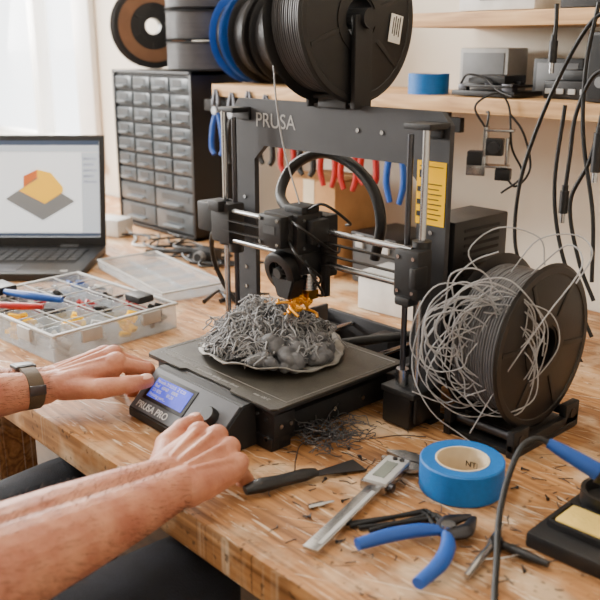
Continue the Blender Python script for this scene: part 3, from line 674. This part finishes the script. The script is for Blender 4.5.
tubes(hc,'thick_cables',[
 cp([(600,5),(578,20),(552,70),(527,140),(515,200),(518,262),(545,310),(580,340),(610,380)]),
 cp([(604,60),(585,72),(572,110),(570,150),(568,188)]),
 cp([(585,0),(578,60),(582,130),(600,210),(606,280)]),
 cp([(598,120),(612,105),(620,50),(616,0)]),
 cp([(560,100),(556,180),(566,240),(590,300),(612,340)]),
 cp([(590,20),(600,80),(592,150),(575,200),(590,260),(610,300)]),
 cp([(542,0),(543,20),(542,38)])],.0030,m_rub,res=3)
def plug(px,py0,py1,r):
    x=CX(px); cyls(hc,'plug',[((x,.42,CZ(py0)),(x,.42,CZ(py1)),r),((x,.42,CZ(py0)),(x,.42,CZ(py0)+.008),r*.7)],m_blk)
    cyl(hc,'plug_tip',(x,.42,CZ(py1)),(x,.42,CZ(py1)-.014),r*.6,m_steel)
plug(568,188,212,.0065); plug(598,125,165,.007); plug(542,36,58,.006)
# ------------------------------------------------------------ foreground tools
sc=G('scraper',(.183,-.148,0),rz=math.degrees(math.atan2(.066,.016)))
taper(sc,'handle',[(-.044,0,.009),(-.026,0,.010),(.0,0,.009),(.026,0,.0085),(.040,0,.008)],[.006,.0095,.008,.0085,.0055],m_blk,flat=.75)
prism(sc,'blade',[(.038,-.005),(.052,-.006),(.096,-.014),(.096,.014),(.052,.006),(.038,.005)],.0012,m_dsteel,Matrix.Translation((0,0,.0078))@Matrix.Rotation(.065,4,'Y'))
cdir=V((.228-.287,.007+.199,0)); cal=G('digital_caliper',(.291,-.207,0),rz=math.degrees(math.atan2(cdir.y,cdir.x)))
box(cal,'beam',(.105,0,.007),(.222,.016,.0035),m_steel,.0005)
boxes(cal,'scale_marks',[((.01+.004*k,.003,.0089),(.0005,.004 if k%5 else .007,.0002)) for k in range(28)],m_blk,0)
box(cal,'beam_insert',(.06,-.0035,.0089),(.11,.004,.0003),m_lgrey,0)
box(cal,'slider',(.150,0,.010),(.062,.028,.010),m_steel,.001)
box(cal,'display_housing',(.150,-.002,.0155),(.06,.026,.005),m_lgrey,.0015)
box(cal,'display',(.148,-.001,.0183),(.036,.013,.0006),M('caliper_lcd',(110,118,110),.2),0)
cyls(cal,'buttons',[((.174,-.008+.008*k,.018),(.174,-.008+.008*k,.0195),.0028) for k in range(2)],m_blk,seg=12)
prism(cal,'fixed_jaw',[(.196,-.008),(.196,-.042),(.202,-.042),(.215,-.008),(.215,.008),(.207,.024),(.203,.024),(.199,.008)],.004,m_steel,Matrix.Translation((0,0,.005)))
prism(cal,'sliding_jaw',[(.194,-.008),(.193,-.042),(.188,-.040),(.174,-.012),(.174,.01),(.188,.023),(.192,.023),(.194,.008)],.004,m_steel,Matrix.Translation((0,0,.005)))
cyl(cal,'thumb_roller',(.128,-.015,.010),(.128,-.020,.010),.005,m_dsteel)
hk=G('hex_key_set')
hl=[]
for i,(ox,oy,a_,L) in enumerate([(.277,-.160,62,.088),(.286,-.154,68,.084),(.294,-.150,60,.080),(.304,-.146,72,.074)]):
    a=math.radians(a_)
    d=V((math.cos(a),math.sin(a),0)); n=V((d.y,-d.x,0))
    p0=V((ox,oy,.0035)); p1=p0+d*L
    hl.append([p0,p0+d*(L*.5),p1-d*.006,p1-d*.002+n*.0015,p1+n*.006,p1+n*.024])
tubes(hk,'keys',hl,.0023,m_matt,k=4)
bt=G('tape_roll',(.309,-.010,0.0),12)
lathe(bt,'roll',[(.028,.001),(.0425,.0),(.044,.002),(.044,.0325),(.0425,.034),(.028,.033)],m_bluet,closed=True,seg=80)
lathe(bt,'core',[(.0262,.0),(.0282,0),(.0282,.0335),(.0262,.0335)],m_inner,closed=True,seg=64)
text(bt,'core_print','PAINTER TAPE',.009,m_blk,Matrix.Translation((-.02,.0255,.012))@Matrix.Rotation(PI/2,4,'X'))
bp_=G('pliers',(.360,-.100,0.0),rz=0)
def LP(x,y,z=.010): return (x-.352,y+.085,z)
taper(bp_,'handle_a',[LP(.350,-.088),LP(.336,-.104,.011),LP(.322,-.132,.011),LP(.312,-.165,.011)],[.005,.0072,.0076,.0062],m_blue,flat=.85)
taper(bp_,'handle_b',[LP(.355,-.09),LP(.370,-.107,.011),LP(.382,-.135,.011),LP(.387,-.170,.011)],[.005,.0072,.0076,.0062],m_blue,flat=.85)
taper(bp_,'jaw_a',[LP(.349,-.092),LP(.344,-.072),LP(.352,-.048)],[.007,.0085,.003],m_dsteel,flat=.7)
taper(bp_,'jaw_b',[LP(.356,-.092),LP(.364,-.073),LP(.356,-.048)],[.007,.0085,.003],m_dsteel,flat=.7)
cyl(bp_,'pivot',LP(.353,-.085,.004),LP(.353,-.085,.0175),.0065,m_steel)
nn=G('needle_nose_pliers',(.004,-.003,0))
taper(nn,'arm_a',[(.408,-.137,.005),(.402,-.11,.006),(.395,-.078,.006)],[.003,.0042,.004],m_steel)
taper(nn,'arm_b',[(.447,-.07,.006),(.425,-.072,.006),(.400,-.074,.006)],[.003,.0045,.004],m_blk)
taper(nn,'jaw',[(.396,-.082,.006),(.388,-.062,.006),(.381,-.043,.006)],[.006,.004,.0012],m_steel)
cyl(nn,'pivot',(.397,-.077,.001),(.397,-.077,.012),.006,m_dsteel)
tube(nn,'spring',[(.404,-.105,.006),(.415,-.095,.008),(.42,-.078,.006)],.001,m_steel)
db=G('driver_bit',(.237,-.145,0),70); cyls(db,'shaft',[((-.014,0,.003),(.003,0,.003),.0028,.0028),((.003,0,.003),(.014,0,.003),.0018,.001)],m_steel,seg=6)
scs=G('loose_screws'); sl=[]
for i in range(16):
    x=random.uniform(.15,.46); y=random.uniform(-.2,.1); a=random.uniform(0,6.28); d=V((math.cos(a),math.sin(a),0))*random.uniform(.005,.008)
    p=V((x,y,.0022)); sl.append((p,p+d,.0010,.0008)); sl.append((p-d*.25,p,.0020,.0016))
cyls(scs,'screws',sl,m_dsteel,seg=8)
wn=G('filament_scrap_nest',(.135,-.035,0)); l=[]
for i in range(70):
    p=V((random.gauss(0,.012),random.gauss(0,.015),random.uniform(.002,.016))); th=random.uniform(0,6.28); q=[]
    for k in range(9):
        q.append(p.copy()); th+=random.uniform(-1.2,1.2); p=p+V((math.cos(th)*.008,math.sin(th)*.008,random.uniform(-.005,.006))); p.z=max(.0008,min(.028,p.z))
    l.append(q)
l.append([(.0,0,.005),(.03,.03,.002),(.05,.07,.001),(.075,.09,.001)])
l.append([(.0,.01,.005),(-.01,-.03,.003),(.01,-.06,.001),(.03,-.08,.001)])
tubes(wn,'scraps',l,.00055,m_fil2,k=4)
dbs=G('filament_debris'); l=[]
for i in range(150):
    x=random.uniform(.12,.52); y=random.uniform(-.22,.12)
    a=random.uniform(0,6.28); L=random.uniform(.003,.016)
    l.append([(x,y,.0008),(x+L*math.cos(a)*.5,y+L*math.sin(a)*.5+random.uniform(-.003,.003),.001),(x+L*math.cos(a),y+L*math.sin(a),.0008)])
tubes(dbs,'bits',l,.00045,m_fil2,k=3)
# ------------------------------------------------------------ soldering station
so=G('soldering_stand',(.466,.008,0),rz=2)
box(so,'base',(0,0,.008),(.105,.125,.016),m_blk,.004)
boxes(so,'tray_rim',[((-.005,-.038,.019),(.075,.004,.008)),((-.005,.004,.019),(.075,.004,.008)),((-.043,-.017,.019),(.004,.042,.008)),((.033,-.017,.019),(.004,.042,.008))],m_blk,.001)
box(so,'sponge',(-.005,-.017,.019),(.068,.036,.010),m_sponge,.003)
boxes(so,'holder_post',[((.02,.035,.035),(.02,.02,.04))],m_blk,.003)
lathe(so,'wool_cup',[(0,.016),(.026,.016),(.028,.02),(.028,.034),(.024,.034),(.022,.024),(0,.024)],m_blk,c=(-.018,.034,0))
sp=[]
for k in range(90):
    a=k*.7; t=k/90; r=.016-.006*t
    c=V((-.002,.022,.056))+V((.06,.012,-.024))*t
    sp.append(c+V((0,math.cos(a)*r,math.sin(a)*r)))
tube(so,'coil_holder',sp,.0013,m_steel,smooth=False)
ir=G('soldering_iron',(0,0,-.016))
taper(ir,'grip',[(.400,-.002,.098),(.414,.003,.092),(.432,.010,.084),(.445,.015,.078)],[.005,.0068,.008,.0085],m_blue)
taper(ir,'collar',[(.445,.015,.078),(.452,.018,.075),(.460,.021,.072)],[.0105,.010,.0075],m_blk)
cyl(ir,'barrel',(.458,.020,.072),(.495,.033,.056),.0045,m_steel); cyl(ir,'tip',(.495,.033,.056),(.510,.038,.049),.003,m_dsteel,r2=.0006)
tube(ir,'cord',[(.402,-.002,.098),(.391,-.008,.101),(.384,-.022,.094),(.388,-.048,.072),(.402,-.08,.05),(.425,-.115,.032),(.455,-.16,.021),(.50,-.21,.020),(.6,-.22,.020)],.0030,m_rub,res=3)
# ------------------------------------------------------------ PERSON
pe=G('seated_man')
def hand(side,Wp,F,N,curls,splay,th,elbow,name):
    F=V(F).normalized(); N=V(N); N=(N-F*N.dot(F)).normalized()
    S=F.cross(N)*(1 if side=='L' else -1)
    Wp=V(Wp); caps=[]; nails=[]
    base=[(.088,.029,.003),(.092,.009,.006),(.086,-.012,.004),(.077,-.031,-.001)]
    lens=[(.043,.026,.021),(.047,.030,.022),(.043,.028,.021),(.034,.020,.019)]
    rad=[(.0104,.0090,.0080,.0071),(.0106,.0092,.0081,.0072),(.0102,.0086,.0076,.0068),(.0092,.0078,.0069,.0062)]
    for i in range(4):
        b=base[i]; p=Wp+F*b[0]+S*b[1]+N*b[2]
        r=rad[i]
        caps.append((Wp+F*.01+S*b[1]*.62-N*.001,.0165,p-N*.0045,r[0]+.0020))
        caps.append((Wp+F*.03+S*b[1]*.8-N*.009,.012,p-N*.008-F*.006,r[0]+.001))
        caps.append((Wp+F*.025+S*b[1]*.5+N*.0130,.0034,p+N*(r[0]*.66),.0052))
        caps.append((p-F*.002+N*.001,r[0]+.0018,p+F*.002+N*.001,r[0]+.0018))
        a=0
        for k in range(3):
            a+=math.radians(curls[i][k]); sp_=splay[i]
            D=(F*math.cos(a)-N*math.sin(a)+S*sp_*math.cos(a)).normalized()
            q=p+D*lens[i][k]; mid_=p.lerp(q,.5)
            caps.append((p,r[k]+(.0014 if k else 0),mid_,(r[k]+r[k+1])/2-.0006)); caps.append((mid_,(r[k]+r[k+1])/2-.0006,q,r[k+1]+(.0004 if k<2 else 0)))
            if k==2:
                U=(N*math.cos(a)+F*math.sin(a)).normalized(); nails.append((q-D*.002+U*r[3]*.84,D,U,r[3]))
            p=q
    c0=Wp+F*.020+S*.022-N*.006; p=c0
    tr_=[.0155,.0122,.0104,.0085]; tlen=[.046,.034,.026]
    for k in range(3):
        D=(F*th[k][0]+S*th[k][1]+N*th[k][2]).normalized(); q=p+D*tlen[k]; caps.append((p,tr_[k]+(.0012 if k else 0),q,tr_[k+1]))
        if k==2:
            U=V(th[3][0]*F+th[3][1]*S+th[3][2]*N); U=(U-D*U.dot(D)).normalized(); nails.append((q-D*.002+U*tr_[3]*.84,D,U,tr_[3]*1.1))
        p=q
    caps.append((c0,.0155,Wp+F*.062+S*.018-N*.004,.012))
    caps.append((c0+F*.02,.014,Wp+F*.05+S*.005-N*.01,.013))
    caps.append((Wp+F*.015-S*.018-N*.008,.0155,Wp+F*.062-S*.026-N*.009,.0125))
    E=V(elbow); mid=Wp.lerp(E,.45)
    for s_,r0,r1,r2 in ((.0115,.0205,.032,.040),(-.0115,.0205,.032,.040)):
        caps.append((Wp+F*.012+S*s_,.018,Wp+S*s_,r0)); caps.append((Wp+S*s_,r0,Wp.lerp(E,.2)+S*s_*1.2,r0+.0050))
        caps.append((Wp.lerp(E,.2)+S*s_*1.2,r0+.0050,mid+S*s_*1.2,r1)); caps.append((mid+S*s_*1.2,r1,Wp.lerp(E,.78)+S*s_,r2)); caps.append((Wp.lerp(E,.78)+S*s_,r2,E,.040))
    caps.append((Wp-F*.006-S*.018+N*.012,.0085,Wp-F*.012-S*.018+N*.012,.0085))
    return caps,nails,F,S,N
def arm(side,Wp,F,N,curls,splay,th,elbow,shoulder,name):
    caps,nails,F,S,N=hand(side,Wp,F,N,curls,splay,th,elbow,name)
    caps.append((elbow,.040,V(elbow).lerp(V(shoulder),.5),.043)); caps.append((V(elbow).lerp(V(shoulder),.5),.043,shoulder,.05))
    remesh_blob(pe,name,caps,m_skin,.0016,2,.45)
    bm=bmesh.new()
    for (c,D,U,r) in nails:
        rr=bmesh.ops.create_uvsphere(bm,u_segments=16,v_segments=10,radius=1)
        X_=D; Y_=U.cross(D).normalized()
        for v in rr['verts']: v.co=c+X_*v.co.x*r*.85+Y_*v.co.y*r*.72+U*v.co.z*r*.22
    fin(bm,pe,name+'_nails',m_nail,ang=180)
    E=V(elbow); A=(Wp-E).normalized(); S1=A.cross(N).normalized(); N1=S1.cross(A).normalized(); hs=[]
    for i in range(1500):
        t=random.uniform(.0,.85); a=random.uniform(-.5,PI+.5)
        r=.0205+.0050*min(t/.2,1)+ (max(0,t-.2)/.25*.0065 if t<.45 else .0065+(t-.45)/.33*.008)
        P0=Wp.lerp(E,t)+S1*math.cos(a)*(r+.0125)+N1*math.sin(a)*(r-.0005)
        d=(S1*math.cos(a)+N1*math.sin(a)); tg_=(A*random.uniform(.3,1.0)+S1*random.uniform(-.7,.7))
        L=random.uniform(.006,.014)
        hs.append([P0-d*.001,P0+d*.0018+tg_*L*.4,P0+d*.0028+tg_*L])
    tubes(pe,name+'_hair',hs,.00019,m_hairarm,res=0,k=3,radii=lambda t:1-.7*t)
    return F,S,N
EL_R=(.190,-.520,.052); SH_R=(.185,-.72,.33)
EL_L=(-.178,-.50,.066); SH_L=(-.185,-.72,.33)
WR=V((.149,-.270,.036)); WL=V((-.156,-.246,.040))
arm('R',WR,(-.27,.95,.03),(.16,.1,.97),[(44,62,38),(48,66,38),(54,66,38),(58,64,32)],(.05,.0,-.04,-.08),
    [(.80,.52,.02),(.97,.20,.02),(.98,.02,-.04),(.2,.35,.9)],EL_R,SH_R,'arm_right')
Fl,Sl,Nl=arm('L',WL,(.20,.94,.20),(-.10,0,1),[(34,50,30),(42,52,30),(48,52,32),(52,50,30)],(.12,.03,-.06,-.14),
    [(.74,.64,-.16),(.90,.38,-.12),(.97,.10,-.20),(.2,.3,.9)],EL_L,SH_L,'arm_left')
ax=(WL-V(EL_L)).normalized(); wc=WL-ax*.020
wt=bpy.data.objects.new('watch',None); col.objects.link(wt); wt.parent=pe
S_=ax.cross(Nl).normalized(); N_=S_.cross(ax).normalized()
wt.matrix_local=Matrix.Translation(wc)@Matrix((( S_.x,ax.x,N_.x,0),(S_.y,ax.y,N_.y,0),(S_.z,ax.z,N_.z,0),(0,0,0,1)))
bm=bmesh.new(); SG=40; rs=[]
for (o_,h) in ((.0005,-.010),(.0028,-.009),(.0028,.009),(.0005,.010)):
    rs.append([bm.verts.new(((.0350+o_)*math.cos(2*PI*i/SG),h,(.0236+o_)*math.sin(2*PI*i/SG))) for i in range(SG)])
for a,b in zip(rs,rs[1:]+rs[:1]):
    for i in range(SG): bm.faces.new((a[i],a[(i+1)%SG],b[(i+1)%SG],b[i]))
fin(bm,wt,'strap',m_strap)
boxes(wt,'case',[((-.010,0,.0258),(.024,.026,.005))],m_dgrey,.002); boxes(wt,'dial',[((-.010,0,.0285),(.019,.021,.0008))],m_blk,.0003); boxes(wt,'buckle',[((.038,0,.004),(.002,.020,.012))],m_dsteel,.0006)
remesh_blob(pe,'shirt',[((0,-.76,-.14),.15,(0,-.76,.06),.135),((-.05,-.76,-.12),.13,(.05,-.76,-.12),.13),((-.06,-.75,.12),.125,(-.08,-.73,.25),.11),((.06,-.75,.12),.125,(.08,-.73,.25),.11),((-.05,-.75,0),.12,(-.07,-.75,.2),.12),((.05,-.75,0),.12,(.07,-.75,.2),.12),
    ((-.16,-.73,.32),.066,(.16,-.73,.32),.066),((-.185,-.72,.33),.062,V(EL_L).lerp(V(SH_L),.45),.055),((.185,-.72,.33),.062,V(EL_R).lerp(V(SH_R),.45),.055),((-.06,-.73,.36),.05,(.06,-.73,.36),.05)],m_shirt,.008,6)
remesh_blob(pe,'jeans',[((-.08,-.76,-.17),.11,(.08,-.76,-.17),.11),((-.095,-.72,-.16),.088,(-.125,-.24,-.115),.062),((.095,-.72,-.16),.088,(.125,-.24,-.115),.062),((-.125,-.24,-.12),.062,(-.125,-.26,-.40),.055),((-.125,-.26,-.40),.058,(-.125,-.27,-.64),.05),((.125,-.24,-.12),.062,(.125,-.26,-.40),.055),((.125,-.26,-.40),.058,(.125,-.27,-.64),.05)]
   +[((.085,-.30-i*.05,-.095),.012,(.165,-.33-i*.045,-.10),.010) for i in range(4)],m_jean,.006,3)
remesh_blob(pe,'shoes',[((s*.125,-.28,-.70),.042,(s*.13,-.12,-.712),.036) for s in (-1,1)],m_blk,.006,3)
hd=V((0,-.70,.55))
remesh_blob(pe,'head',[((0,-.735,.34),.056,(0,-.72,.47),.054),((0,-.62,.49),.03,(0,-.64,.50),.036)],m_skin,.004,4,spheres=[
    (hd,(.075,.095,.10),(-.25,0,0)),(hd+V((0,.03,-.055)),(.058,.062,.06),(0,0,0)),(hd+V((0,.098,-.022)),(.012,.018,.020),(0,0,0)),(hd+V((0,.09,0)),(.009,.012,.028),(0,0,0)),
    (hd+V((.078,-.005,-.015)),(.010,.018,.030),(0,0,.2)),(hd+V((-.078,-.005,-.015)),(.010,.018,.030),(0,0,-.2)),(hd+V((0,.082,-.058)),(.026,.012,.007),(0,0,0)),(hd+V((0,.075,.018)),(.05,.018,.009),(0,0,0))])
remesh_blob(pe,'hair',[],m_hair,.006,3,spheres=[(hd+V((0,-.018,.028)),(.083,.098,.092),(0,0,0)),(hd+V((0,-.05,-.02)),(.075,.06,.075),(0,0,0)),(hd+V((0,.03,.075)),(.06,.055,.035),(0,0,0))])
for s in (-1,1):
    bm=bmesh.new(); bmesh.ops.create_uvsphere(bm,u_segments=16,v_segments=12,radius=.0115); bmesh.ops.translate(bm,vec=hd+V((s*.03,.078,.0)),verts=bm.verts); fin(bm,pe,'eye',m_white)
    bm=bmesh.new(); bmesh.ops.create_uvsphere(bm,u_segments=12,v_segments=8,radius=.005); bmesh.ops.translate(bm,vec=hd+V((s*.03,.0862,-.001)),verts=bm.verts); fin(bm,pe,'iris',m_matt)
stl=G('stool',(0,-.76,-T))
lathe(stl,'seat',[(0,.47),(.16,.47),(.175,.455),(.175,.44),(0,.43)],m_matt,seg=48)
cyls(stl,'legs',[((x*.1,y*.1,.44),(x*.17,y*.17,.0),.013) for x in (-1,1) for y in (-1,1)],m_dsteel)
# ------------------------------------------------------------ lights, world
w_=bpy.data.worlds.new('World'); bpy.context.scene.world=w_; w_.use_nodes=True
bg=w_.node_tree.nodes['Background']; bg.inputs[0].default_value=(.95,.98,1,1); bg.inputs[1].default_value=5
def area(n,loc,tgt,sx,sy,e,c):
    l=bpy.data.lights.new(n,'AREA'); l.shape='RECTANGLE'; l.size=sx; l.size_y=sy; l.energy=e; l.color=c
    o=bpy.data.objects.new(n,l); col.objects.link(o); o.location=loc; o.rotation_euler=(V(tgt)-V(loc)).to_track_quat('-Z','Y').to_euler()
area('window_light',(-2.2,.58,1.6),(-.1,-.1,.8),.9,.9,105,(1,.97,.93))
area('added_light_left',(-2.6,-1.2,1.7),(0,0,.8),.8,.8,120,(1,.97,.92))  # added area light inside the added window, strengthens light from the left
area('added_fill_top',(-.3,-.6,2.5),(0,.1,.8),.6,.6,15,(1,.95,.88))  # added soft fill from above, no fitting modelled
# ------------------------------------------------------------ camera
cd=bpy.data.cameras.new('Camera'); cam=bpy.data.objects.new('Camera',cd); col.objects.link(cam)
cam.location=(.775,-.673,T+.445); cam.rotation_euler=(math.radians(90-16.8),0,math.radians(47.15))
cd.sensor_width=36; cd.lens=50.58; cd.clip_start=.02
cd.dof.use_dof=True; cd.dof.focus_distance=1.08; cd.dof.aperture_fstop=7
bpy.context.scene.camera=cam
